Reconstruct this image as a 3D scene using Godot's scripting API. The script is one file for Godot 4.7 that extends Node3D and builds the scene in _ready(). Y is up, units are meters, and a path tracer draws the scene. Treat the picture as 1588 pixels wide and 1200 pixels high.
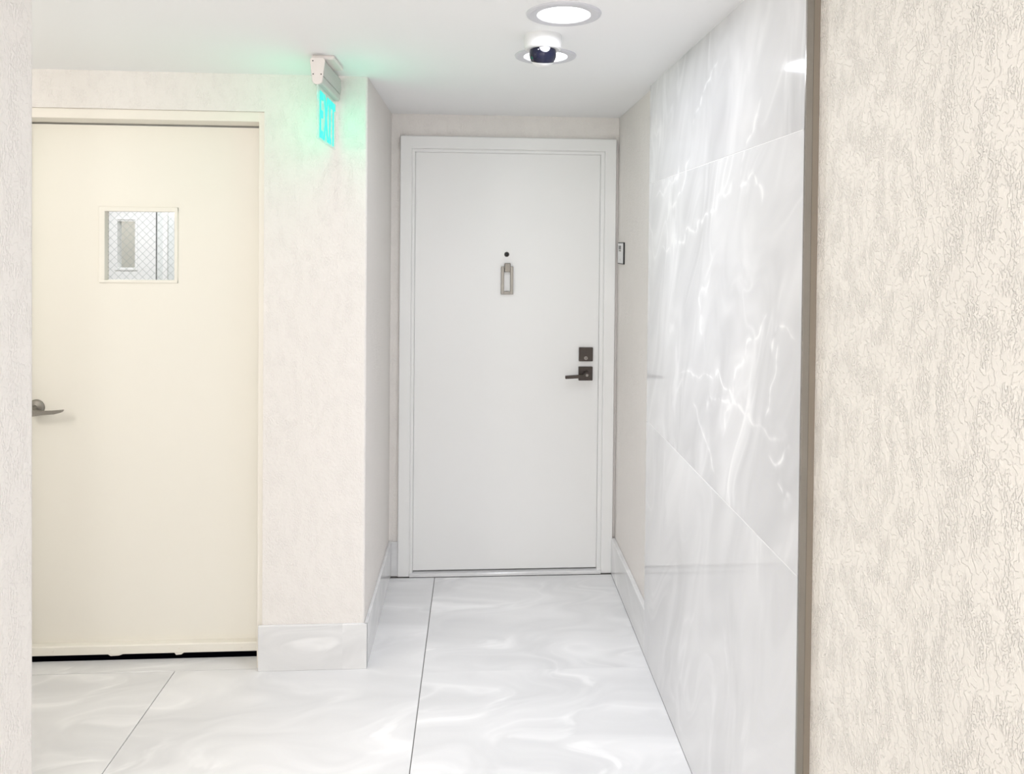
extends Node3D
# Metres, y up. "d" is the depth in front of the viewpoint: z = -d.

const CEIL = 2.254          # ceiling height
const D_FRONT = 2.797       # wall with the stair door
const D_END = 3.570         # wall with the entry door
const X_PASS = -0.420       # left wall of the passage
const X_TILE = 0.6737       # face of the marble panel on the right
const X_FAR = 0.6937        # plaster beyond the panel
const X_NEAR = 0.7020       # plaster this side of the panel

const PLAN = 0
const ELEVATION = 1

var M := {}
var taken := {}

func _ready():
	# ---- camera -----------------------------------------------------------
	var cam := Camera3D.new()
	cam.name = "camera"
	add_child(cam)
	cam.transform = Transform3D(Basis(Vector3(0.997997, 0.009443, 0.062554), Vector3(-0.008547, 0.999857, -0.014565), Vector3(-0.062683, 0.014001, 0.997935)), Vector3(0, 1.62225, 0))
	cam.set_frustum(1.0635679 * 0.05, Vector2(-0.0151002, -0.1810877) * 0.05, 0.05, 100.0)
	cam.current = true
	# ---- surroundings and exposure ---------------------------------------
	var we := WorldEnvironment.new()
	we.name = "environment"
	var e := Environment.new()
	e.background_mode = Environment.BG_COLOR
	e.background_color = Color(0.02, 0.02, 0.02)
	e.tonemap_mode = Environment.TONE_MAPPER_LINEAR
	e.tonemap_exposure = 2.04
	e.sdfgi_enabled = true
	e.ssao_enabled = true
	e.ssil_enabled = true
	we.environment = e
	add_child(we)
	# ---- lamps (two downlights in view, the others unseen) ----------------------------
	materials()
	downlight(0.2300, 1.985, Color(0.95, 0.96, 1.0), 0.125, "larger round recessed ceiling light, nearest the top edge, with a wide white trim ring")
	downlight(0.2215, 2.427, Color(0.95, 0.96, 1.0), 0.125, "round recessed ceiling light half hidden behind the white dome camera")
	downlight(0.12, 0.90, Color(1.0, 0.99, 0.98), 0.04, "unseen recessed ceiling light above the frame, placed to light the hall")  # out of view above the frame, placed to light the hall
	unseen_globe_lamp(0.30, -1.20, 0.85, Color(0.985, 0.99, 1.0), 0.70, "unseen globe lamp behind the viewpoint, placed to light the passage and its ceiling")  # unseen, placed to light the passage ceiling and entry door
	unseen_globe_lamp(-2.10, 1.60, 0.31, Color(1.0, 0.98, 0.945), 0.205, "unseen globe lamp in the lobby, placed to light the cream stair door")  # out of view on the left, lights stair door and front wall
	unseen_globe_lamp(-2.60, -0.60, 0.31, Color(1.0, 0.98, 0.95), 0.32, "unseen globe lamp at the back of the lobby, placed to light the left side")  # out of view, lights the left side from further back
	# ---- the room ---------------------------------------------------------
	build_floor()
	build_walls()
	build_baseboards()
	build_stairwell()
	# ---- doors and things -------------------------------------------------
	entry_door()
	stair_door()
	exit_sign()
	dome_camera()
	thermostat()

# ======================= materials ==========================================
func mat(called: String, c: Color, rough: float, metal := 0.0) -> StandardMaterial3D:
	var m := StandardMaterial3D.new()
	m.resource_name = called
	m.albedo_color = c
	m.roughness = rough
	m.metallic = metal
	M[called] = m
	return m

func glow(called: String, c: Color, k: float) -> StandardMaterial3D:
	var m := mat(called, Color(0.8, 0.8, 0.8), 0.4)
	m.emission_enabled = true
	m.emission = c
	m.emission_energy_multiplier = k
	return m

func noise(sd: int, freq: float, oct := 4) -> FastNoiseLite:
	var n := FastNoiseLite.new()
	n.seed = sd
	n.noise_type = FastNoiseLite.TYPE_SIMPLEX_SMOOTH
	n.frequency = freq
	n.fractal_octaves = oct
	n.fractal_type = FastNoiseLite.FRACTAL_FBM if oct > 1 else FastNoiseLite.FRACTAL_NONE
	return n

func plaster_height(sd: int) -> ImageTexture:
	# knocked-down plaster: small raised flakes with flat tops, gathered in vertical drifts
	var w := 1024
	var fine := noise(sd, 0.075, 2).get_seamless_image(w, 512)
	fine.resize(w, w, Image.INTERPOLATE_CUBIC)
	var coarse := noise(sd + 1, 0.026, 3).get_seamless_image(w, 768)
	coarse.resize(w, w, Image.INTERPOLATE_CUBIC)
	var mask := noise(sd + 2, 0.008, 2).get_seamless_image(w, 512)
	mask.resize(w, w, Image.INTERPOLATE_CUBIC)
	fine.convert(Image.FORMAT_L8)
	coarse.convert(Image.FORMAT_L8)
	mask.convert(Image.FORMAT_L8)
	var a := fine.get_data()
	var b := coarse.get_data()
	var c := mask.get_data()
	var out := PackedByteArray()
	out.resize(w * w)
	for i in w * w:
		var mk := smoothstep(0.40, 0.62, c[i] / 255.0)
		var hf := smoothstep(0.44, 0.60, a[i] / 255.0)
		var hc := smoothstep(0.47, 0.60, b[i] / 255.0)
		out[i] = int(255.0 * clampf(0.1 + 0.45 * hf * mk + 0.30 * hc * (1.0 - 0.6 * mk), 0.0, 1.0))
	return ImageTexture.create_from_image(Image.create_from_data(w, w, false, Image.FORMAT_L8, out))

func plaster(called: String, c: Color, tex: ImageTexture, relief: float, size: float) -> void:
	var m := mat(called, c, 0.75)
	m.metallic_specular = 0.35
	m.heightmap_enabled = true
	m.heightmap_texture = tex
	m.heightmap_scale = relief
	m.uv1_scale = Vector3.ONE / size

func dist_line(p: Vector2, l: Array) -> Vector2:
	# distance to a polyline and how far along it
	var best := 9.0
	var at := 0.0
	for i in l.size() - 1:
		var a: Vector2 = l[i]
		var b: Vector2 = l[i + 1]
		var t := clampf((p - a).dot(b - a) / (b - a).length_squared(), 0.0, 1.0)
		var q := p.distance_to(a.lerp(b, t))
		if q < best:
			best = q
			at = (i + t) / (l.size() - 1)
	return Vector2(best, at)

func stone(w: int, h: int, size: Vector2, sd: int, stretch: Vector2, tilt: float, rows: Array, veins: Array, base: Color, amount: float, sharp: float) -> ImageTexture:
	# polished onyx-look porcelain: soft clouds drawn out along one direction, with pale wisps
	var cloud := noise(sd, 1.0, 4)
	var warp := noise(sd + 5, 1.3, 2)
	var wisp := noise(sd + 9, 1.5, 3)
	var gate := noise(sd + 13, 1.1, 2)
	var grain := noise(sd + 17, 9.0, 2)
	var puff := noise(sd + 21, 3.2, 4)
	var lum := PackedFloat32Array()
	lum.resize(w * h)
	var ct := cos(tilt)
	var s_t := sin(tilt)
	for y in h:
		for x in w:
			var p := Vector2(x / float(w) * size.x, (1.0 - y / float(h)) * size.y)
			var row := 0
			for r in rows:
				if p.y > r:
					row += 1
			var q := Vector2(ct * p.x + s_t * p.y, -s_t * p.x + ct * p.y) * stretch + Vector2(row * 7.3, row * 3.1)
			var k := warp.get_noise_2d(q.x, q.y)
			q += Vector2(k, -k) * 0.35
			var v := 0.5 * cloud.get_noise_2d(q.x, q.y) + 0.12 * grain.get_noise_2d(q.x * 0.6, q.y * 0.6)
			var ridge := 1.0 - absf(wisp.get_noise_2d(q.x + 31.0, q.y)) * sharp
			if ridge > 0.0:
				v += (0.28 if sharp > 5.0 else 0.26) * ridge * ridge * smoothstep(0.0, 0.35, gate.get_noise_2d(q.x, q.y + 17.0))
			v += (0.24 if sharp > 5.0 else 0.45) * smoothstep(0.08, 0.5, puff.get_noise_2d(q.x, q.y)) * smoothstep(-0.1, 0.35, gate.get_noise_2d(q.x + 50.0, q.y))
			if sharp > 5.0 and row == 0:
				v *= 0.6         # the lowest slab is the plainest
			lum[y * w + x] = v
	# the strong white veins of the panel
	var sx := w / size.x
	var sy := h / size.y
	for l in veins:
		var lo := Vector2(99, 99)
		var hi := Vector2(-99, -99)
		for p in l:
			lo = lo.min(p)
			hi = hi.max(p)
		for y in range(maxi(0, int((size.y - hi.y - 0.05) * sy)), mini(h, int((size.y - lo.y + 0.05) * sy))):
			for x in range(maxi(0, int((lo.x - 0.05) * sx)), mini(w, int((hi.x + 0.05) * sx))):
				var p := Vector2(x / sx, size.y - y / sy)
				var p0 := p
				p += Vector2(grain.get_noise_2d(p.x * 0.7, p.y * 0.7), grain.get_noise_2d(p.x * 0.7 + 40.0, p.y * 0.7)) * 0.035
				var dd := dist_line(p, l)
				var fade := smoothstep(0.0, 0.15, dd.y) * smoothstep(1.0, 0.75, dd.y)
				var core := maxf(0.0, 1.0 - dd.x / 0.006)
				var halo := maxf(0.0, 1.0 - dd.x / 0.03)
				lum[y * w + x] += fade * (0.42 * core + 0.30 * halo * halo) * (0.75 + 1.2 * grain.get_noise_2d(p0.x * 2.0, p0.y * 2.0 + 9.0))
	var out := PackedByteArray()
	out.resize(w * h * 3)
	for i in w * h:
		var v := lum[i] * amount
		out[i * 3] = int(255.0 * clampf(base.r + v, 0.0, 0.985))
		out[i * 3 + 1] = int(255.0 * clampf(base.g + v * 0.99, 0.0, 0.985))
		out[i * 3 + 2] = int(255.0 * clampf(base.b + v * 0.97, 0.0, 0.985))
	return ImageTexture.create_from_image(Image.create_from_data(w, h, false, Image.FORMAT_RGB8, out))

func materials():
	var hp := plaster_height(11)
	plaster("plaster_cream", Color(0.95, 0.93, 0.90), hp, 0.37, 0.42)
	plaster("plaster_soft", Color(0.932, 0.915, 0.898), hp, 0.17, 0.45)
	mat("ceiling_paint", Color(0.975, 0.975, 0.975), 0.8)
	var veins := [
		[Vector2(1.99, 2.16), Vector2(2.15, 2.07), Vector2(2.2, 2.05), Vector2(2.25, 2.0)],
		[Vector2(2.27, 1.92), Vector2(2.35, 1.84), Vector2(2.5, 1.76), Vector2(2.59, 1.72)],
		[Vector2(1.88, 1.83), Vector2(1.95, 1.77), Vector2(2.14, 1.7), Vector2(2.42, 1.64), Vector2(2.72, 1.59)],
		[Vector2(2.4, 1.88), Vector2(2.5, 1.85), Vector2(2.75, 1.79)],
		[Vector2(1.87, 1.78), Vector2(1.74, 1.785), Vector2(1.67, 1.74)],
		[Vector2(1.72, 1.98), Vector2(1.79, 1.88), Vector2(1.85, 1.8)],
		[Vector2(1.62, 1.49), Vector2(1.75, 1.38), Vector2(1.84, 1.3), Vector2(1.87, 1.21), Vector2(1.99, 1.1)],
		[Vector2(2.42, 1.21), Vector2(2.16, 1.23), Vector2(1.99, 1.26), Vector2(1.87, 1.22), Vector2(1.75, 1.21), Vector2(1.63, 1.2), Vector2(1.51, 1.22)],
		[Vector2(2.24, 1.13), Vector2(2.11, 1.08), Vector2(2.05, 1.03), Vector2(1.97, 0.97)],
		[Vector2(1.62, 1.40), Vector2(1.57, 1.46), Vector2(1.48, 1.44)],
		[Vector2(1.57, 1.42), Vector2(1.66, 1.22)],
		[Vector2(1.53, 1.21), Vector2(1.55, 1.17), Vector2(1.64, 1.14)],
		[Vector2(1.58, 1.12), Vector2(1.52, 1.06), Vector2(1.49, 1.1)],
		[Vector2(2.11, 1.14), Vector2(1.95, 1.2), Vector2(1.85, 1.21)],
		[Vector2(2.06, 1.58), Vector2(2.16, 1.45), Vector2(2.12, 1.30)]]
	for l in veins:
		for i in l.size():
			l[i] = l[i] - Vector2(1.46, 0)
	var tx := stone(768, 1260, Vector2(1.375, CEIL), 41, Vector2(1.9, 0.75), 0.35, [0.934, 1.8675], veins, Color(0.895, 0.895, 0.90), 0.17, 8.0)
	var pm := mat("panel_stone", Color(1, 1, 1), 0.07)
	pm.albedo_texture = tx
	var fx := stone(800, 1300, Vector2(1.6, 2.6), 73, Vector2(1.0, 2.2), 0.25, [], [], Color(0.90, 0.90, 0.90), 0.12, 3.4)
	var fm := mat("floor_stone", Color(1, 1, 1), 0.16)
	fm.albedo_texture = fx
	mat("grout", Color(0.50, 0.49, 0.48), 0.9)
	mat("panel_grout", Color(0.95, 0.95, 0.95), 0.5)
	mat("board_edge", Color(0.54, 0.50, 0.45), 0.8)
	mat("steel", Color(0.62, 0.605, 0.585), 0.22, 1.0)
	mat("white_satin", Color(0.945, 0.945, 0.94), 0.38)
	mat("cream_paint", Color(0.95, 0.935, 0.895), 0.5)
	mat("frame_paint", Color(0.945, 0.925, 0.885), 0.5)
	mat("bronze", Color(0.30, 0.275, 0.26), 0.42, 0.8)
	mat("nickel", Color(0.60, 0.585, 0.56), 0.5, 1.0)
	mat("nickel_dark", Color(0.47, 0.455, 0.43), 0.4, 0.9)
	mat("black_rubber", Color(0.012, 0.012, 0.03), 0.95).metallic_specular = 0.05
	mat("white_plastic", Color(0.92, 0.92, 0.92), 0.35)
	mat("grey_plastic", Color(0.80, 0.80, 0.78), 0.5)
	mat("pink_plastic", Color(0.93, 0.90, 0.885), 0.45)
	mat("dark_screw", Color(0.25, 0.24, 0.23), 0.4, 0.6)
	mat("dome_tint", Color(0.075, 0.085, 0.18), 0.06)
	mat("display_dark", Color(0.16, 0.17, 0.17), 0.25)
	mat("edge_dark", Color(0.17, 0.17, 0.18), 0.4)
	mat("taupe_wall", Color(0.79, 0.765, 0.71), 0.8)
	var g := mat("pane_glass", Color(0.95, 1.0, 0.98, 0.05), 0.03)
	g.transparency = BaseMaterial3D.TRANSPARENCY_ALPHA
	var ac := mat("acrylic", Color(0.93, 1.0, 0.96, 0.35), 0.05)
	ac.transparency = BaseMaterial3D.TRANSPARENCY_ALPHA
	glow("lamp_lens", Color(1.0, 1.0, 1.0), 1.5)
	glow("exit_green", Color(0.10, 1.0, 0.93), 0.42)
	M["exit_green"].albedo_color = Color(0.10, 0.45, 0.40)
	mat("landing_grey", Color(0.87, 0.885, 0.88), 0.6)
	mat("trim_grey", Color(0.83, 0.83, 0.85), 0.4)
	mat("dark_nickel", Color(0.58, 0.56, 0.54), 0.35, 0.9)
	glow("unseen_lamp_lens", Color(1.0, 1.0, 1.0), 3.0)
	mat("wire", Color(0.64, 0.66, 0.65), 0.5, 0.6)

# ======================= geometry helpers ====================================
func begin() -> SurfaceTool:
	var st := SurfaceTool.new()
	st.begin(Mesh.PRIMITIVE_TRIANGLES)
	return st

func flat_uv(p: Vector3, n: Vector3) -> Vector2:
	var a := n.abs()
	if a.y >= a.x and a.y >= a.z:
		return Vector2(p.x, p.z)
	if a.x >= a.z:
		return Vector2(-p.z, -p.y)
	return Vector2(p.x, -p.y)

func mapped(p: Vector3, n: Vector3, how: Array) -> Vector2:
	var q := flat_uv(p, n)
	if how.size() == 2:          # one floor tile: its own cut of the stone
		return Vector2((q.x + how[0]) / 1.6, (q.y + how[1]) / 2.6)
	if how.size() == 1:          # the wall slabs
		return Vector2((-p.z - 1.46) / 1.375, (CEIL - p.y) / CEIL)
	return q

func face(st: SurfaceTool, pts: Array, n: Vector3, uvf := []) -> void:
	# a convex polygon whose outside is along n
	var c: Vector3 = (pts[1] - pts[0]).cross(pts[2] - pts[0])
	var order := pts.duplicate()
	if c.dot(n) > 0.0:
		order.reverse()          # front faces run clockwise
	for i in range(1, order.size() - 1):
		for p in [order[0], order[i], order[i + 1]]:
			st.set_normal(n)
			st.set_uv(mapped(p, n, uvf))
			st.add_vertex(p)

func box(st: SurfaceTool, x0: float, x1: float, y0: float, y1: float, d0: float, d1: float, bev := 0.0, uvf := []) -> void:
	var lo := Vector3(minf(x0, x1), minf(y0, y1), -maxf(d0, d1))
	var hi := Vector3(maxf(x0, x1), maxf(y0, y1), -minf(d0, d1))
	var b := minf(bev, 0.45 * minf(hi.x - lo.x, minf(hi.y - lo.y, hi.z - lo.z)))
	for ax in 3:
		var u := (ax + 1) % 3
		var w := (ax + 2) % 3
		for s in [0, 1]:
			var pts := []
			for k in [[0, 0], [1, 0], [1, 1], [0, 1]]:
				var p := Vector3.ZERO
				p[ax] = hi[ax] if s == 1 else lo[ax]
				p[u] = hi[u] - b if k[0] == 1 else lo[u] + b
				p[w] = hi[w] - b if k[1] == 1 else lo[w] + b
				pts.append(p)
			var n := Vector3.ZERO
			n[ax] = 1.0 if s == 1 else -1.0
			face(st, pts, n, uvf)
	if b <= 0.0:
		return
	for ax in 3:                 # the twelve chamfers run along ax
		var u := (ax + 1) % 3
		var w := (ax + 2) % 3
		for su in [0, 1]:
			for sw in [0, 1]:
				var pts := []
				for k in [[0, 0], [1, 0], [1, 1], [0, 1]]:
					var p := Vector3.ZERO
					p[ax] = hi[ax] - b if k[0] == 1 else lo[ax] + b
					var onu: bool = k[1] == 0
					var eu := hi[u] if su == 1 else lo[u]
					var ew := hi[w] if sw == 1 else lo[w]
					var iu := hi[u] - b if su == 1 else lo[u] + b
					var iw := hi[w] - b if sw == 1 else lo[w] + b
					p[u] = eu if onu else iu
					p[w] = iw if onu else ew
					pts.append(p)
				var n := Vector3.ZERO
				n[u] = 1.0 if su == 1 else -1.0
				n[w] = 1.0 if sw == 1 else -1.0
				face(st, pts, n.normalized(), uvf)
	for sx in [0, 1]:
		for sy in [0, 1]:
			for sz in [0, 1]:
				var c := Vector3(hi.x if sx == 1 else lo.x, hi.y if sy == 1 else lo.y, hi.z if sz == 1 else lo.z)
				var n := Vector3(1 if sx == 1 else -1, 1 if sy == 1 else -1, 1 if sz == 1 else -1)
				face(st, [c - Vector3(0, n.y, n.z) * b, c - Vector3(n.x, 0, n.z) * b, c - Vector3(n.x, n.y, 0) * b], n.normalized(), uvf)

func prism(st: SurfaceTool, poly: PackedVector2Array, how: int, h0: float, h1: float, smooth := false) -> void:
	# a polygon in a plane drawn out between h0 and h1
	var tri := Geometry2D.triangulate_polygon(poly)
	var up: Vector3 = (put(how, Vector2.ZERO, 1.0) - put(how, Vector2.ZERO, 0.0)).normalized()
	for i in range(0, tri.size(), 3):
		for s in [[h0, -up], [h1, up]]:
			face(st, [put(how, poly[tri[i]], s[0]), put(how, poly[tri[i + 1]], s[0]), put(how, poly[tri[i + 2]], s[0])], s[1] * signf(h1 - h0))
	var area := 0.0
	for i in poly.size():
		var a := poly[i]
		var b := poly[(i + 1) % poly.size()]
		area += a.x * b.y - b.x * a.y
	for i in poly.size():
		var a := poly[i]
		var b := poly[(i + 1) % poly.size()]
		var t := (b - a).normalized()
		var o := Vector2(t.y, -t.x) * signf(area)
		var n: Vector3 = (put(how, o, 0.0) - put(how, Vector2.ZERO, 0.0)).normalized()
		face(st, [put(how, a, h0), put(how, b, h0), put(how, b, h1), put(how, a, h1)], n)

func put(how: int, p: Vector2, h: float) -> Vector3:
	if how == PLAN:              # (x, depth) drawn upwards
		return Vector3(p.x, h, -p.y)
	return Vector3(p.x, p.y, -h) # (x, y) drawn away from the viewer

func lathe(st: SurfaceTool, prof: Array, c: Vector3, axis: Vector3, seg := 40) -> void:
	# prof: (radius, along axis) points from start to end; outside on the left of travel is found from the radius
	var side := axis.cross(Vector3(0.31, 0.17, 0.93)).normalized()
	var other := axis.cross(side).normalized()
	for i in prof.size() - 1:
		var a: Vector2 = prof[i]
		var b: Vector2 = prof[i + 1]
		if a.distance_to(b) < 1e-7:
			continue
		var t := (b - a).normalized()
		var o := Vector2(t.y, -t.x)
		for k in seg:
			var a0 := TAU * k / seg
			var a1 := TAU * (k + 1) / seg
			var r0 := side * cos(a0) + other * sin(a0)
			var r1 := side * cos(a1) + other * sin(a1)
			var n0 := (r0 * o.x + axis * o.y).normalized()
			var n1 := (r1 * o.x + axis * o.y).normalized()
			var P := [c + r0 * a.x + axis * a.y, c + r1 * a.x + axis * a.y, c + r1 * b.x + axis * b.y, c + r0 * b.x + axis * b.y]
			var N := [n0, n1, n1, n0]
			for tr in [[0, 1, 2], [0, 2, 3]]:
				var cr: Vector3 = (P[tr[1]] - P[tr[0]]).cross(P[tr[2]] - P[tr[0]])
				if cr.length_squared() < 1e-18:
					continue
				var od: Array = tr if cr.dot(N[tr[0]]) < 0.0 else [tr[0], tr[2], tr[1]]
				for j in od:
					st.set_normal(N[j])
					st.set_uv(Vector2(P[j].x, P[j].y))
					st.add_vertex(P[j])

func disc(st: SurfaceTool, c: Vector3, axis: Vector3, r: float, h: float, bev := 0.0, seg := 32) -> void:
	lathe(st, [Vector2(0, 0), Vector2(r, 0), Vector2(r, h - bev), Vector2(r - bev, h), Vector2(0, h)], c, axis, seg)

func numbered(called: String) -> String:
	var k: int = taken.get(called, 0)
	taken[called] = k + 1
	return called if k == 0 else "%s_%03d" % [called, k]

func part(called: String, st: SurfaceTool, m: String, parent: Node3D) -> MeshInstance3D:
	var o := MeshInstance3D.new()
	o.name = called
	st.generate_tangents()
	o.mesh = st.commit()
	o.material_override = M[m]
	o.cast_shadow = GeometryInstance3D.SHADOW_CASTING_SETTING_ON
	o.position = -origin_of(parent)
	parent.add_child(o, true)
	return o

func origin_of(n: Node3D) -> Vector3:
	# mesh coordinates are the scene's own; parts of a thing are shifted back by where it stands
	var p := Vector3.ZERO
	var k: Node = n
	while k is Node3D and k != self:
		p += (k as Node3D).position
		k = k.get_parent()
	return p

func thing(called: String, label: String, category: String, at: Vector3, kind := "", group := "") -> Node3D:
	var o := Node3D.new()
	o.name = numbered(called)
	o.position = at
	tag(o, label, category, kind, group)
	add_child(o)
	return o

func tag(o: Node3D, label: String, category: String, kind := "", group := "") -> void:
	o.set_meta("label", label)
	o.set_meta("category", category)
	if kind:
		o.set_meta("kind", kind)
	if group:
		o.set_meta("group", group)

func struct(called: String, st: SurfaceTool, m: String, label: String, category: String) -> MeshInstance3D:
	var o := part(called, st, m, self)
	tag(o, label, category, "structure")
	return o

# ======================= the room ============================================
func downlight(x: float, d: float, c: Color, k: float, label: String) -> void:
	var o := thing("recessed_downlight", label, "ceiling light", Vector3(x, CEIL, -d), "", "recessed ceiling lights")
	var at := Vector3(x, CEIL, -d)
	var st := begin()
	lathe(st, [Vector2(0.0725, -0.001), Vector2(0.0735, -0.0045), Vector2(0.094, -0.006), Vector2(0.101, -0.004), Vector2(0.103, 0.0)], at, Vector3.UP, 56)
	lathe(st, [Vector2(0.0725, -0.001), Vector2(0.0725, 0.0)], at, Vector3.UP, 56)
	part("trim_ring", st, "trim_grey", o)
	var s2 := begin()
	lathe(s2, [Vector2(0.0, -0.0035), Vector2(0.05, -0.003), Vector2(0.0725, -0.001)], at, Vector3.UP, 56)
	part("lens", s2, "lamp_lens", o)
	var l := AreaLight3D.new()
	l.name = "lamp_light"
	l.area_size = Vector2(0.10, 0.10)
	l.light_color = c
	l.light_energy = k
	l.shadow_enabled = true
	l.position = Vector3(0, -0.012, 0)
	l.rotation.x = -PI / 2
	o.add_child(l)
	# the reflector throws most of the light straight down
	var sp := SpotLight3D.new()
	sp.name = "reflector_light"
	sp.light_color = c
	sp.light_energy = k * 3.4
	sp.light_size = 0.05
	sp.spot_angle = 44.0
	sp.spot_angle_attenuation = 1.0
	sp.spot_range = 12.0
	sp.spot_attenuation = 2.0
	sp.shadow_enabled = true
	sp.position = Vector3(0, -0.014, 0)
	sp.rotation.x = -PI / 2
	o.add_child(sp)

func unseen_globe_lamp(x: float, d: float, drop: float, c: Color, k: float, label: String) -> void:  # pendants out of view; kind and place chosen for the light they give
	var at := Vector3(x, CEIL, -d)
	var o := thing("unseen_globe_lamp", label, "hanging lamp", at, "", "unseen globe lamps")
	var st := begin()
	disc(st, at, Vector3.DOWN, 0.06, 0.02, 0.004)
	disc(st, at, Vector3.DOWN, 0.006, drop - 0.11, 0.0, 12)
	part("ceiling_mount", st, "white_plastic", o)
	st = begin()
	var prof := []
	for i in 17:
		var a := -PI / 2 + PI * i / 16.0
		prof.append(Vector2(0.12 * cos(a), -drop + 0.12 * sin(a)))
	lathe(st, prof, at, Vector3.UP, 36)
	part("globe_shade", st, "lamp_lens", o)
	var l := OmniLight3D.new()
	l.name = "lamp_light"
	l.light_color = c
	l.light_energy = k
	l.light_size = 0.10
	l.omni_range = 12.0
	l.omni_attenuation = 2.0
	l.shadow_enabled = true
	l.position = Vector3(0, -drop, 0)
	o.add_child(l)

func build_floor() -> void:
	var fl := thing("floor", "glossy pale grey marble-look tile floor running to the white entry door", "floor", Vector3.ZERO, "structure")
	var st := begin()
	box(st, -3.75, 0.85, -0.15, -0.0045, -2.5, 5.1)
	part("grout_bed", st, "grout", fl)
	var j := 0.0016
	var xs := [-3.70, -2.993, -2.060, -1.127, -0.194, 0.6750]
	var ds := [-2.40, -0.20, 1.66]
	var n := 0
	for i in xs.size() - 1:
		for r in 3:
			n += 1
			var t := begin()
			var uvf := tile_uv(n * 0.37, n * 0.61)
			var x0: float = xs[i] + j
			var x1: float = xs[i + 1] - j
			var d0: float = ds[r] + j
			if r < 2:
				box(t, x0, x1, -0.012, 0.0, d0, ds[r + 1] - j, 0.0008, uvf)
			elif i == 4:
				box(t, x0, x1, -0.012, 0.0, d0, 3.538, 0.0008, tile_uv(0.30, 0.15))
			elif i == 3:
				box(t, x0, -0.8155, -0.012, 0.0, d0, 2.8025, 0.0, tile_uv(1.2, 0.9))
				box(t, -0.8155, x1, -0.012, 0.0, d0, 3.538, 0.0, tile_uv(1.2, 0.9))
			else:
				box(t, x0, x1, -0.012, 0.0, d0, 2.8025, 0.0008, uvf)
			part("floor_tile", t, "floor_stone", fl)
	var t := begin()
	box(t, -1.75, -0.82, -0.012, 0.0, 2.8055, 3.05, 0.0008, tile_uv(0.2, 2.0))
	part("doorway_tile", t, "floor_stone", fl)

func tile_uv(u: float, v: float) -> Array:
	return [u, v]

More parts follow.
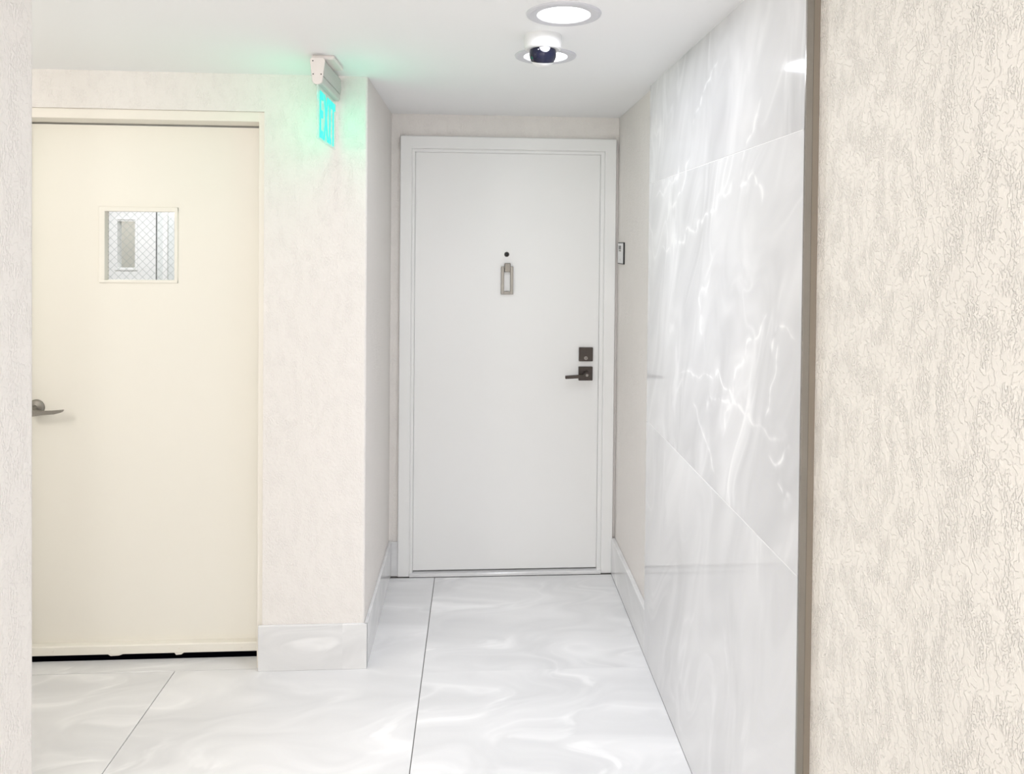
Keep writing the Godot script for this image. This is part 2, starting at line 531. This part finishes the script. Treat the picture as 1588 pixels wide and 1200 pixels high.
func build_walls() -> void:
	# ceiling
	var st := begin()
	box(st, -3.75, 0.85, CEIL, CEIL + 0.12, -2.5, 5.1)
	struct("ceiling", st, "ceiling_paint", "smooth white ceiling with recessed lights and a dome camera", "ceiling")
	# front wall: left of the stair door and above it
	st = begin()
	box(st, -3.62, -1.766, 0.0, CEIL, D_FRONT, 2.937)
	box(st, -1.766, -0.803, 2.1143, CEIL, D_FRONT, 2.937)
	struct("wall_front", st, "plaster_soft", "cream plaster wall above and round the stair door", "wall")
	# the pier between the stair door and the passage, turning into the passage's left wall
	st = begin()
	var poly := PackedVector2Array([Vector2(-0.803, D_FRONT)])
	for k in 7:
		var a := -PI / 2 + k * PI / 12
		poly.append(Vector2(X_PASS - 0.010, D_FRONT + 0.010) + Vector2(cos(a), sin(a)) * 0.010)
	for p in [Vector2(X_PASS, 3.70), Vector2(-0.54, 3.70), Vector2(-0.54, 2.937), Vector2(-0.803, 2.937)]:
		poly.append(p)
	prism(st, poly, PLAN, 0.0, CEIL)
	struct("wall_left", st, "plaster_soft", "textured plaster pier beside the stair door turning into the passage", "wall")
	# end wall round the entry door
	st = begin()
	box(st, X_PASS, -0.335, 0.0, CEIL, D_END, 3.70)
	box(st, 0.645, X_FAR, 0.0, CEIL, D_END, 3.70)
	box(st, -0.335, 0.645, 2.10, CEIL, D_END, 3.70)
	struct("wall_end", st, "plaster_soft", "beige plaster strip of wall above and beside the white entry door", "wall")
	# right wall: plaster, then three polished slabs, then plaster again
	var wr := thing("wall_right", "right wall clad with three tall polished grey marble slabs", "wall", Vector3.ZERO, "structure")
	st = begin()
	box(st, X_FAR, 0.85, 0.0, CEIL, 2.834, 3.70)
	part("plaster", st, "plaster_soft", wr)
	st = begin()
	box(st, 0.6884, X_NEAR, 0.0, CEIL, 1.4650, 2.834)
	part("backing_board", st, "board_edge", wr)
	st = begin()
	box(st, X_TILE + 0.0006, 0.6884, 0.0, CEIL, 1.4760, 2.833)
	part("joint_filler", st, "panel_grout", wr)
	var ys := [0.0, 0.934, 1.8675, CEIL]
	for i in 3:
		st = begin()
		box(st, X_TILE, 0.6850, ys[i] + (0.0008 if i else 0.0), ys[i + 1] - 0.0008, 1.4712, 2.834, 0.001, [1.0])
		part("marble_slab", st, "panel_stone", wr)
	# metal edge strip of the slabs
	st = begin()
	box(st, 0.6724, 0.6884, 0.0, CEIL, 1.4630, 1.4692, 0.0012)
	struct("trim_1", st, "steel", "thin vertical metal strip closing the near edge of the marble slabs", "metal trim")
	# near right wall
	st = begin()
	box(st, X_NEAR, 0.85, 0.0, CEIL, -2.42, 2.834)
	struct("wall_near", st, "plaster_cream", "rough cream plaster wall in the right foreground with knocked-down texture", "wall")
	# near left wall
	st = begin()
	poly = PackedVector2Array([Vector2(-0.93, -2.42), Vector2(-0.8054, -2.42)])
	for k in 7:
		var a := k * PI / 12
		poly.append(Vector2(-0.8054 - 0.012, 1.38 - 0.012) + Vector2(cos(a), sin(a)) * 0.012)
	poly.append(Vector2(-0.93, 1.38))
	prism(st, poly, PLAN, 0.0, CEIL)
	struct("wall_side", st, "plaster_soft", "pale plaster wall edge at the far left of the foreground", "wall")
	# the rest of the hall, behind the viewpoint and to the left
	st = begin()
	box(st, -3.74, 0.85, 0.0, CEIL, -2.54, -2.42)
	struct("wall_back", st, "plaster_soft", "plain plaster wall closing the hall behind the viewpoint", "wall")
	st = begin()
	box(st, -3.74, -3.62, 0.0, CEIL, -2.42, 2.937)
	struct("wall_lobby", st, "plaster_soft", "plain plaster wall closing the lobby far left of the stair door", "wall")

func build_baseboards() -> void:
	var h := 0.172
	var st := begin()
	box(st, -0.815, X_PASS + 0.012, 0.0, h, D_FRONT - 0.012, D_FRONT - 0.0005, 0.0012, tile_uv(0.5, 0.8))
	struct("baseboard_front", st, "floor_stone", "grey-veined marble baseboard on the pier right of the stair door", "baseboard")
	st = begin()
	box(st, X_PASS + 0.0005, X_PASS + 0.012, 0.0, h, D_FRONT - 0.0115, D_END - 0.0005, 0.0012, tile_uv(0.1, 1.4))
	struct("baseboard_left", st, "floor_stone", "marble baseboard along the left wall of the passage", "baseboard")
	st = begin()
	box(st, X_PASS + 0.012, -0.3757, 0.0, h - 0.004, D_END - 0.012, D_END - 0.0005, 0.0012, tile_uv(0.9, 0.3))
	struct("baseboard_end", st, "floor_stone", "short piece of marble baseboard left of the entry door casing", "baseboard")
	st = begin()
	box(st, X_TILE, X_FAR - 0.0005, 0.0, h + 0.005, 2.8345, 3.546, 0.0015, tile_uv(0.7, 1.1))
	struct("baseboard_right", st, "floor_stone", "thick grey marble baseboard between the wall slabs and the entry door", "baseboard")

# ======================= entry door ==========================================
func entry_door() -> void:
	var o := thing("door_1", "plain white entry door with knocker and dark square locks at passage end", "door", Vector3(0.15, 0, -D_END), "structure")
	var st := begin()
	box(st, -0.3030, 0.6030, 0.024, 2.0690, 3.566, 3.611, 0.0015)
	var leaf := part("door_leaf", st, "white_satin", o)
	# casing: flat band, then a lower inner bead
	st = begin()
	box(st, -0.3755, -0.3180, 0.0, 2.1460, 3.546, 3.580, 0.004)
	box(st, 0.6235, 0.6805, 0.0, 2.1460, 3.546, 3.580, 0.004)
	box(st, -0.3755, 0.6805, 2.0845, 2.1460, 3.5461, 3.580, 0.004)
	var cas := part("casing", st, "white_satin", o)
	st = begin()
	box(st, -0.3190, -0.3035, 0.0, 2.0850, 3.554, 3.640, 0.003)
	box(st, 0.6035, 0.6245, 0.0, 2.0850, 3.554, 3.640, 0.003)
	box(st, -0.3190, 0.6245, 2.0690, 2.0855, 3.5541, 3.640, 0.003)
	part("door_stop", st, "white_satin", cas)
	st = begin()
	box(st, -0.318, 0.6235, 0.0, 0.0165, 3.541, 3.66, 0.002, tile_uv(0.4, 1.9))
	part("threshold", st, "floor_stone", o)
	# peephole
	st = begin()
	lathe(st, [Vector2(0.0125, 0), Vector2(0.0125, 0.003), Vector2(0.009, 0.005), Vector2(0.008, 0.003)], Vector3(0.144, 1.5755, -3.566), Vector3(0, 0, 1), 28)
	var pe := part("peephole", st, "nickel_dark", leaf)
	st = begin()
	lathe(st, [Vector2(0.0085, 0.002), Vector2(0.005, 0.0042), Vector2(0, 0.005)], Vector3(0.144, 1.5755, -3.566), Vector3(0, 0, 1), 24)
	# (a sub-part may not have parts: the lens belongs to the door itself)
	part("peephole_lens", st, "edge_dark", leaf)
	# knocker: hinge block and hanging frame
	var kn := Node3D.new()
	kn.name = "knocker"
	o.add_child(kn)
	st = begin()
	box(st, 0.1335, 0.1630, 1.4895, 1.5330, 3.543, 3.566, 0.002)
	part("hinge_block", st, "nickel_dark", kn)
	st = begin()
	frame_box(st, 0.1165, 0.1765, 1.3800, 1.5170, 0.0150, 3.548, 3.557, 0.0015)
	part("knocker_ring", st, "nickel", kn)
	st = begin()
	box(st, 0.1375, 0.1560, 1.3830, 1.3960, 3.556, 3.566, 0.002)
	part("strike_plate", st, "nickel", kn)
	# deadbolt
	var db := Node3D.new()
	db.name = "deadbolt"
	o.add_child(db)
	st = begin()
	box(st, 0.5045, 0.5735, 1.0520, 1.1200, 3.551, 3.566, 0.002)
	part("lock_plate", st, "bronze", db)
	st = begin()
	var c := Vector3(0.5385, 1.0680, -3.551)
	lathe(st, [Vector2(0.009, 0), Vector2(0.009, 0.003), Vector2(0.006, 0.004), Vector2(0.0, 0.004)], c, Vector3(0, 0, 1), 28)
	part("key_cylinder", st, "dark_nickel", db)
	st = begin()
	box(st, c.x - 0.0014, c.x + 0.0014, c.y - 0.0045, c.y + 0.0045, 3.5460, 3.5475)
	part("keyhole", st, "edge_dark", db)
	# lever set
	var lv := Node3D.new()
	lv.name = "lever_set"
	o.add_child(lv)
	st = begin()
	box(st, 0.5035, 0.5730, 0.9570, 1.0250, 3.551, 3.566, 0.002)
	part("square_rose", st, "bronze", lv)
	c = Vector3(0.5385, 0.9905, -3.551)
	st = begin()
	lathe(st, [Vector2(0.016, 0), Vector2(0.016, 0.040), Vector2(0.0145, 0.042), Vector2(0.011, 0.042), Vector2(0.011, 0.039), Vector2(0.0, 0.039)], c, Vector3(0, 0, 1), 32)
	part("spindle", st, "bronze", lv)
	st = begin()
	lathe(st, [Vector2(0.0075, 0.039), Vector2(0.0075, 0.0425), Vector2(0.0055, 0.044), Vector2(0.0, 0.044)], c, Vector3(0, 0, 1), 28)
	part("key_cylinder", st, "dark_nickel", lv)
	st = begin()
	prism(st, PackedVector2Array([Vector2(0.4330, 0.9745), Vector2(0.4345, 0.9730), Vector2(0.532, 0.9775), Vector2(0.532, 0.9935), Vector2(0.4345, 0.9870), Vector2(0.4330, 0.9855)]), ELEVATION, 3.508, 3.524)
	part("lever", st, "bronze", lv)

func frame_box(st: SurfaceTool, x0: float, x1: float, y0: float, y1: float, w: float, d0: float, d1: float, bev: float) -> void:
	box(st, x0, x0 + w, y0, y1, d0, d1, bev)
	box(st, x1 - w, x1, y0, y1, d0, d1, bev)
	box(st, x0 + w - bev, x1 - w + bev, y0, y0 + w, d0, d1, bev)
	box(st, x0 + w - bev, x1 - w + bev, y1 - w * 0.7, y1, d0, d1, bev)

# ======================= stair door ==========================================
func stair_door() -> void:
	var f := 2.917               # face of the leaf
	var o := thing("door_2", "cream metal stair door with a small wired glass window and lever handle", "door", Vector3(-1.284, 0, -f), "structure")
	# frame
	var st := begin()
	box(st, -0.8260, -0.8025, 0.0, 2.1143, 2.8080, 3.02, 0.002)
	box(st, -1.7665, -1.7440, 0.0, 2.1143, 2.8080, 3.02, 0.002)
	box(st, -1.7665, -0.8025, 2.0776, 2.1143, 2.8082, 3.02, 0.002)
	var fr := part("door_frame", st, "frame_paint", o)
	# leaf round the window
	st = begin()
	var wx := [-1.4500, -1.1740]
	var wy := [1.4680, 1.7430]
	box(st, -1.7420, wx[0], 0.030, 2.0700, f, f + 0.045)
	box(st, wx[1], -0.8285, 0.030, 2.0700, f, f + 0.045)
	box(st, wx[0], wx[1], 0.030, wy[0], f, f + 0.045)
	box(st, wx[0], wx[1], wy[1], 2.0700, f, f + 0.045)
	var leaf := part("door_leaf", st, "cream_paint", o)
	# window
	st = begin()
	box(st, -1.4630, -1.4400, 1.4610, 1.7560, f - 0.005, f + 0.030, 0.0015)
	box(st, -1.1780, -1.1650, 1.4610, 1.7560, f - 0.005, f + 0.030, 0.0015)
	box(st, -1.4630, -1.1650, 1.7380, 1.7560, f - 0.0051, f + 0.030, 0.0015)
	box(st, -1.4630, -1.1650, 1.4610, 1.4720, f - 0.0051, f + 0.030, 0.0015)
	var win := part("window_bead", st, "cream_paint", o)
	st = begin()
	box(st, -1.4480, -1.1760, 1.4700, 1.7410, f + 0.022, f + 0.028)
	part("wired_glass", st, "pane_glass", win)
	st = begin()
	var step := 0.0305
	var c := Vector2(-1.3090, 1.6050)
	var lo := Vector2(-1.4400, 1.4720)
	var hi := Vector2(-1.1780, 1.7380)
	for k in range(-10, 11):
		for s in [1.0, -1.0]:
			var off: float = k * step
			# the line y - c.y = s (x - c.x) + off, cut to the pane
			var x0 := maxf(lo.x, minf(c.x + s * (lo.y - c.y - off), c.x + s * (hi.y - c.y - off)))
			var x1 := minf(hi.x, maxf(c.x + s * (lo.y - c.y - off), c.x + s * (hi.y - c.y - off)))
			if x1 - x0 < 0.004:
				continue
			var a := Vector2(x0, c.y + s * (x0 - c.x) + off)
			var b := Vector2(x1, c.y + s * (x1 - c.x) + off)
			var nn := (b - a).normalized().orthogonal() * 0.0004
			prism(st, PackedVector2Array([a + nn, b + nn, b - nn, a - nn]), ELEVATION, f + 0.0205, f + 0.0217)
	var wires := part("wire_mesh", st, "wire", win)
	wires.set_meta("kind", "stuff")
	# door sweep along the bottom
	st = begin()
	box(st, -1.742, -0.8285, 0.0225, 0.0580, 2.8860, f + 0.002, 0.003)
	var sw := part("door_sweep", st, "cream_paint", o)
	st = begin()
	box(st, -1.742, -0.8285, 0.0010, 0.0235, 2.8890, 2.9100)
	part("rubber_seal", st, "black_rubber", sw)
	for x in [-1.62, -1.405, -1.145, -0.905]:
		st = begin()
		disc(st, Vector3(x, 0.040, -2.8862), Vector3(0, 0, 1), 0.0045, 0.002, 0.0012, 16)
		part("screw", st, "frame_paint", sw)
	for q in [[-1.385, 0.055, 0.006], [-1.145, 0.035, 0.008]]:
		st = begin()
		prism(st, PackedVector2Array([Vector2(q[0] - q[1] / 2, 0.0230), Vector2(q[0] - q[1] / 3, 0.0230 - q[2]), Vector2(q[0] + q[1] / 4, 0.0230 - q[2] * 0.8), Vector2(q[0] + q[1] / 2, 0.0230)]), ELEVATION, 2.8875, 2.8895)
		part("paint_flake", st, "frame_paint", sw)
	# lever handle
	var hd := Node3D.new()
	hd.name = "lever_handle"
	o.add_child(hd)
	var ctr := Vector3(-1.6960, 0.9770, -f)
	st = begin()
	lathe(st, [Vector2(0.031, 0), Vector2(0.031, 0.004), Vector2(0.027, 0.009), Vector2(0.017, 0.012), Vector2(0.012, 0.014), Vector2(0.0105, 0.040), Vector2(0.0, 0.040)], ctr, Vector3(0, 0, 1), 36)
	part("rose", st, "nickel", hd)
	st = begin()
	var bar := PackedVector2Array([Vector2(-1.706, 0.9830), Vector2(-1.690, 0.9790), Vector2(-1.650, 0.9730), Vector2(-1.618, 0.9735), Vector2(-1.5730, 0.9770), Vector2(-1.5715, 0.9745), Vector2(-1.5770, 0.9680), Vector2(-1.600, 0.9620), Vector2(-1.650, 0.9585), Vector2(-1.680, 0.9540), Vector2(-1.700, 0.9530), Vector2(-1.712, 0.9640), Vector2(-1.714, 0.9760)])
	prism(st, bar, ELEVATION, f - 0.056, f - 0.040)
	part("lever", st, "nickel", hd)

func build_stairwell() -> void:
	# the small white landing seen through the wired window
	var st := begin()
	box(st, -2.90, -2.80, 0.0, CEIL, 2.937, 4.30)
	struct("wall_landing", st, "plaster_soft", "white side wall of the stair landing behind the wired window", "wall")
	st = begin()
	box(st, -1.770, -0.54, 0.0, CEIL, 4.20, 4.30)
	box(st, -2.80, -2.7350, 0.0, CEIL, 4.20, 4.30)
	box(st, -2.7350, -1.770, 2.10, CEIL, 4.20, 4.30)
	struct("wall_stairwell", st, "ceiling_paint", "white back wall of the stair landing seen through the wired window", "wall")
	var o := thing("door_3", "white inner door with narrow window seen through the stair door's wired glass", "door", Vector3(-2.26, 0, -4.22), "structure")
	st = begin()
	var a := [-2.0160, -1.9150]
	var b := [1.4700, 1.7350]
	box(st, -2.720, a[0], 0.01, 2.09, 4.215, 4.258)
	box(st, a[1], -1.800, 0.01, 2.09, 4.215, 4.258)
	box(st, a[0], a[1], 0.01, b[0], 4.215, 4.258)
	box(st, a[0], a[1], b[1], 2.09, 4.215, 4.258)
	part("door_leaf", st, "white_satin", o)
	st = begin()
	frame_box(st, a[0] - 0.012, a[1] + 0.012, b[0] - 0.012, b[1] + 0.018, 0.015, 4.209, 4.262, 0.002)
	part("window_frame", st, "white_satin", o)
	st = begin()
	box(st, a[0], a[1], b[0], b[1], 4.235, 4.240)
	part("pane", st, "pane_glass", o)
	st = begin()
	box(st, -1.801, -1.789, 0.0, 2.10, 4.204, 4.24)
	part("seal", st, "edge_dark", o)
	st = begin()
	box(st, -1.790, -1.752, 0.0, 2.10, 4.192, 4.26, 0.003)
	box(st, -1.730, -1.640, 0.0, 2.10, 4.192, 4.26, 0.003)
	part("door_frame", st, "landing_grey", o)
	st = begin()
	box(st, -1.754, -1.728, 0.0, 2.10, 4.180, 4.26, 0.003)
	part("frame_bead", st, "white_satin", o)
	# the room beyond that door
	st = begin()
	box(st, -3.3, -0.54, 0.0, CEIL, 4.95, 5.05)
	struct("wall_beyond", st, "taupe_wall", "taupe wall glimpsed through the inner door's narrow window", "wall")
	st = begin()
	box(st, -3.40, -3.30, 0.0, CEIL, 4.30, 5.05)
	box(st, -0.54, -0.44, 0.0, CEIL, 3.70, 5.05)
	struct("wall_store", st, "plaster_soft", "plain end walls of the room beyond the inner door", "wall")
	st = begin()
	box(st, -2.150, -2.128, 0.0, CEIL, 4.90, 4.95, 0.003)
	struct("trim_2", st, "white_satin", "white vertical strip on the taupe wall beyond the inner door", "trim")
	for q in [[-1.75, 3.55, 0.55], [-2.2, 4.62, 0.24]]:  # lamps out of view, placed to light the landing and the room beyond
		var t := thing("unseen_ceiling_lamp", "unseen ceiling lamp placed to light the stair landing" if q[1] < 4.0 else "unseen ceiling lamp placed to light the room beyond the inner door", "ceiling light", Vector3(q[0], CEIL, -q[1]))
		st = begin()
		lathe(st, [Vector2(0.0, -0.03), Vector2(0.08, -0.026), Vector2(0.12, -0.012), Vector2(0.125, 0.0)], Vector3(q[0], CEIL, -q[1]), Vector3.UP, 40)
		part("shade", st, "unseen_lamp_lens", t)
		var l := AreaLight3D.new()
		l.name = "lamp_light"
		l.area_size = Vector2(0.16, 0.16)
		l.light_color = Color(0.97, 0.98, 1.0)
		l.light_energy = q[2]
		l.shadow_enabled = true
		l.position = Vector3(0, -0.04, 0)
		l.rotation.x = -PI / 2
		t.add_child(l)

# ======================= things on the ceiling and walls ======================
func shifted(poly: PackedVector2Array, x: float) -> PackedVector2Array:
	var out := PackedVector2Array()
	for p in poly:
		out.append(p + Vector2(x, 0))
	return out

func exit_sign() -> void:
	var x := -0.5370
	var d0 := 2.472
	var d1 := 2.778
	var o := thing("exit_sign", "ceiling hung green lit EXIT sign, edge lit panel turned along the passage", "exit sign", Vector3(x, CEIL, -0.5 * (d0 + d1)))
	var st := begin()
	box(st, x - 0.024, x + 0.052, 2.2400, CEIL, 2.490, 2.655, 0.004)
	part("canopy", st, "pink_plastic", o)
	st = begin()
	prism(st, shifted(PackedVector2Array([Vector2(-0.0205, 2.1795), Vector2(0.0205, 2.1795), Vector2(0.0225, 2.2000), Vector2(0.0225, 2.2300), Vector2(0.0180, 2.2400), Vector2(-0.0180, 2.2400), Vector2(-0.0225, 2.2300), Vector2(-0.0225, 2.2000)]), x), ELEVATION, d0 + 0.004, d1 - 0.004)
	part("housing", st, "grey_plastic", o)
	st = begin()
	prism(st, shifted(PackedVector2Array([Vector2(-0.0120, 2.1540), Vector2(0.0120, 2.1540), Vector2(0.0170, 2.1600), Vector2(0.0195, 2.1775), Vector2(-0.0195, 2.1775), Vector2(-0.0170, 2.1600)]), x), ELEVATION, d0 + 0.004, d1 - 0.004)
	part("lower_cover", st, "grey_plastic", o)
	for e in [[d0 - 0.002, d0 + 0.005], [d1 - 0.005, d1 + 0.002]]:
		st = begin()
		var cap := PackedVector2Array()
		for k in 9:
			var a := PI + k * PI / 8
			cap.append(Vector2(0.0165 * cos(a), 2.1680 + 0.0165 * sin(a)))
		for k in 5:
			var a := k * PI / 8
			cap.append(Vector2(0.0150 + 0.0095 * cos(a), 2.2300 + 0.0095 * sin(a)))
		for k in 5:
			var a := PI / 2 + k * PI / 8
			cap.append(Vector2(-0.0150 + 0.0095 * cos(a), 2.2300 + 0.0095 * sin(a)))
		prism(st, shifted(cap, x), ELEVATION, e[0], e[1])
		var ec := part("end_cap", st, "pink_plastic", o)
		if e[0] < 2.6:
			for q in [Vector2(-0.015, 2.229), Vector2(-0.0135, 2.185), Vector2(0.0125, 2.185)]:
				st = begin()
				disc(st, Vector3(x + q.x, q.y, -e[0]), Vector3(0, 0, 1), 0.0022, 0.001, 0.0004, 12)
				part("screw", st, "dark_screw", ec)
	st = begin()
	box(st, x - 0.0035, x + 0.0035, 1.9720, 2.1560, d0 + 0.002, d1 - 0.004, 0.0008)
	var blade := part("sign_panel", st, "acrylic", o)
	for s in [1.0, -1.0]:
		var tm := TextMesh.new()
		tm.text = "EXIT"
		var fnt := SystemFont.new()
		fnt.font_names = PackedStringArray(["Droid Sans"])
		fnt.font_weight = 700
		tm.font = fnt
		tm.font_size = 64
		tm.pixel_size = 0.002
		tm.depth = 0.001
		var bb := tm.get_aabb()
		var t := MeshInstance3D.new()
		t.name = "letters"
		t.mesh = tm
		t.material_override = M["exit_green"]
		var sc := Vector3(0.262 / bb.size.x, 0.158 / bb.size.y, 1.0)
		var rot := Basis(Vector3.UP, PI / 2 * s)
		t.transform = Transform3D(rot * Basis.from_scale(sc), Vector3.ZERO)
		var mid := Vector3(x + s * 0.0042, 2.0580, -0.5 * (d0 + d1))
		t.position = mid - t.transform.basis * bb.get_center() - origin_of(blade)
		blade.add_child(t, true)
		var l := AreaLight3D.new()
		l.name = "sign_light"
		l.area_size = Vector2(0.26, 0.15)
		l.light_color = Color(0.22, 1.0, 0.68)
		l.light_energy = 0.012
		l.shadow_enabled = true
		o.add_child(l, true)
		l.position = mid + Vector3(s * 0.004, 0, 0) - origin_of(o)
		l.rotation.y = -PI / 2 * s

func dome_camera() -> void:
	var c := Vector3(0.1925, CEIL, -2.200)
	var o := thing("dome_camera", "small white ceiling dome camera with dark tinted dome, below the downlights", "camera", c)
	var st := begin()
	lathe(st, [Vector2(0.0430, -0.0430), Vector2(0.0500, -0.0430), Vector2(0.0545, -0.0400), Vector2(0.0565, -0.0360), Vector2(0.0565, 0.0)], c, Vector3.UP, 56)
	lathe(st, [Vector2(0.0, -0.0400), Vector2(0.0430, -0.0430)], c, Vector3.UP, 56)
	part("base", st, "white_plastic", o)
	# a ball of dark tinted plastic with the floor's reflection painted as a white crescent
	var axis := Vector3(0.0, -cos(0.40), -sin(0.40))
	var prof := []
	for k in 25:
		var a := k * PI / 24
		prof.append(Vector2(0.0410 * sin(a), -0.0410 * cos(a)))
	st = begin()
	lathe(st, prof.slice(0, 17), c + Vector3(0, -0.0550, 0), axis, 48)
	part("tinted_dome", st, "dome_tint", o)
	st = begin()
	lathe(st, prof.slice(16), c + Vector3(0, -0.0550, 0), axis, 48)
	part("reflection_crescent", st, "white_plastic", o)
	st = begin()
	var q := c + Vector3(0.002, -0.0450, 0.0290)
	var ball := []
	for k in 13:
		var a := -PI / 2 + k * PI / 12
		ball.append(Vector2(0.0180 * cos(a), 0.0180 * sin(a)))
	lathe(st, ball, q, Vector3.UP, 28)
	part("lens_housing", st, "trim_grey", o)
	st = begin()
	disc(st, q + Vector3(0, -0.004, 0.0165), Vector3(0, -0.25, 1).normalized(), 0.007, 0.002, 0.0005, 20)
	part("lens", st, "grey_plastic", o)
	st = begin()
	disc(st, c + Vector3(-0.0165, -0.0500, 0.0368), Vector3(-0.4, 0, 1).normalized(), 0.0018, 0.001, 0.0003, 10)
	part("indicator", st, "white_plastic", o)

func thermostat() -> void:
	var o := thing("thermostat", "small flat white thermostat with dark display on passage wall beside entry door", "thermostat", Vector3(X_FAR, 1.587, -3.455))
	var st := begin()
	box(st, 0.6857, X_FAR, 1.5350, 1.6390, 3.390, 3.520, 0.0015)
	part("case", st, "edge_dark", o)
	st = begin()
	box(st, 0.6848, 0.6865, 1.5395, 1.6345, 3.394, 3.516, 0.0006)
	var fp := part("faceplate", st, "white_plastic", o)
	st = begin()
	box(st, 0.6843, 0.6855, 1.6050, 1.6235, 3.440, 3.495)
	box(st, 0.6843, 0.6855, 1.5965, 1.6025, 3.440, 3.490)
	part("display", st, "display_dark", fp)
	st = begin()
	disc(st, Vector3(0.6850, 1.5560, -3.462), Vector3(-1, 0, 0), 0.005, 0.001, 0.0003, 16)
	part("button", st, "grey_plastic", fp)
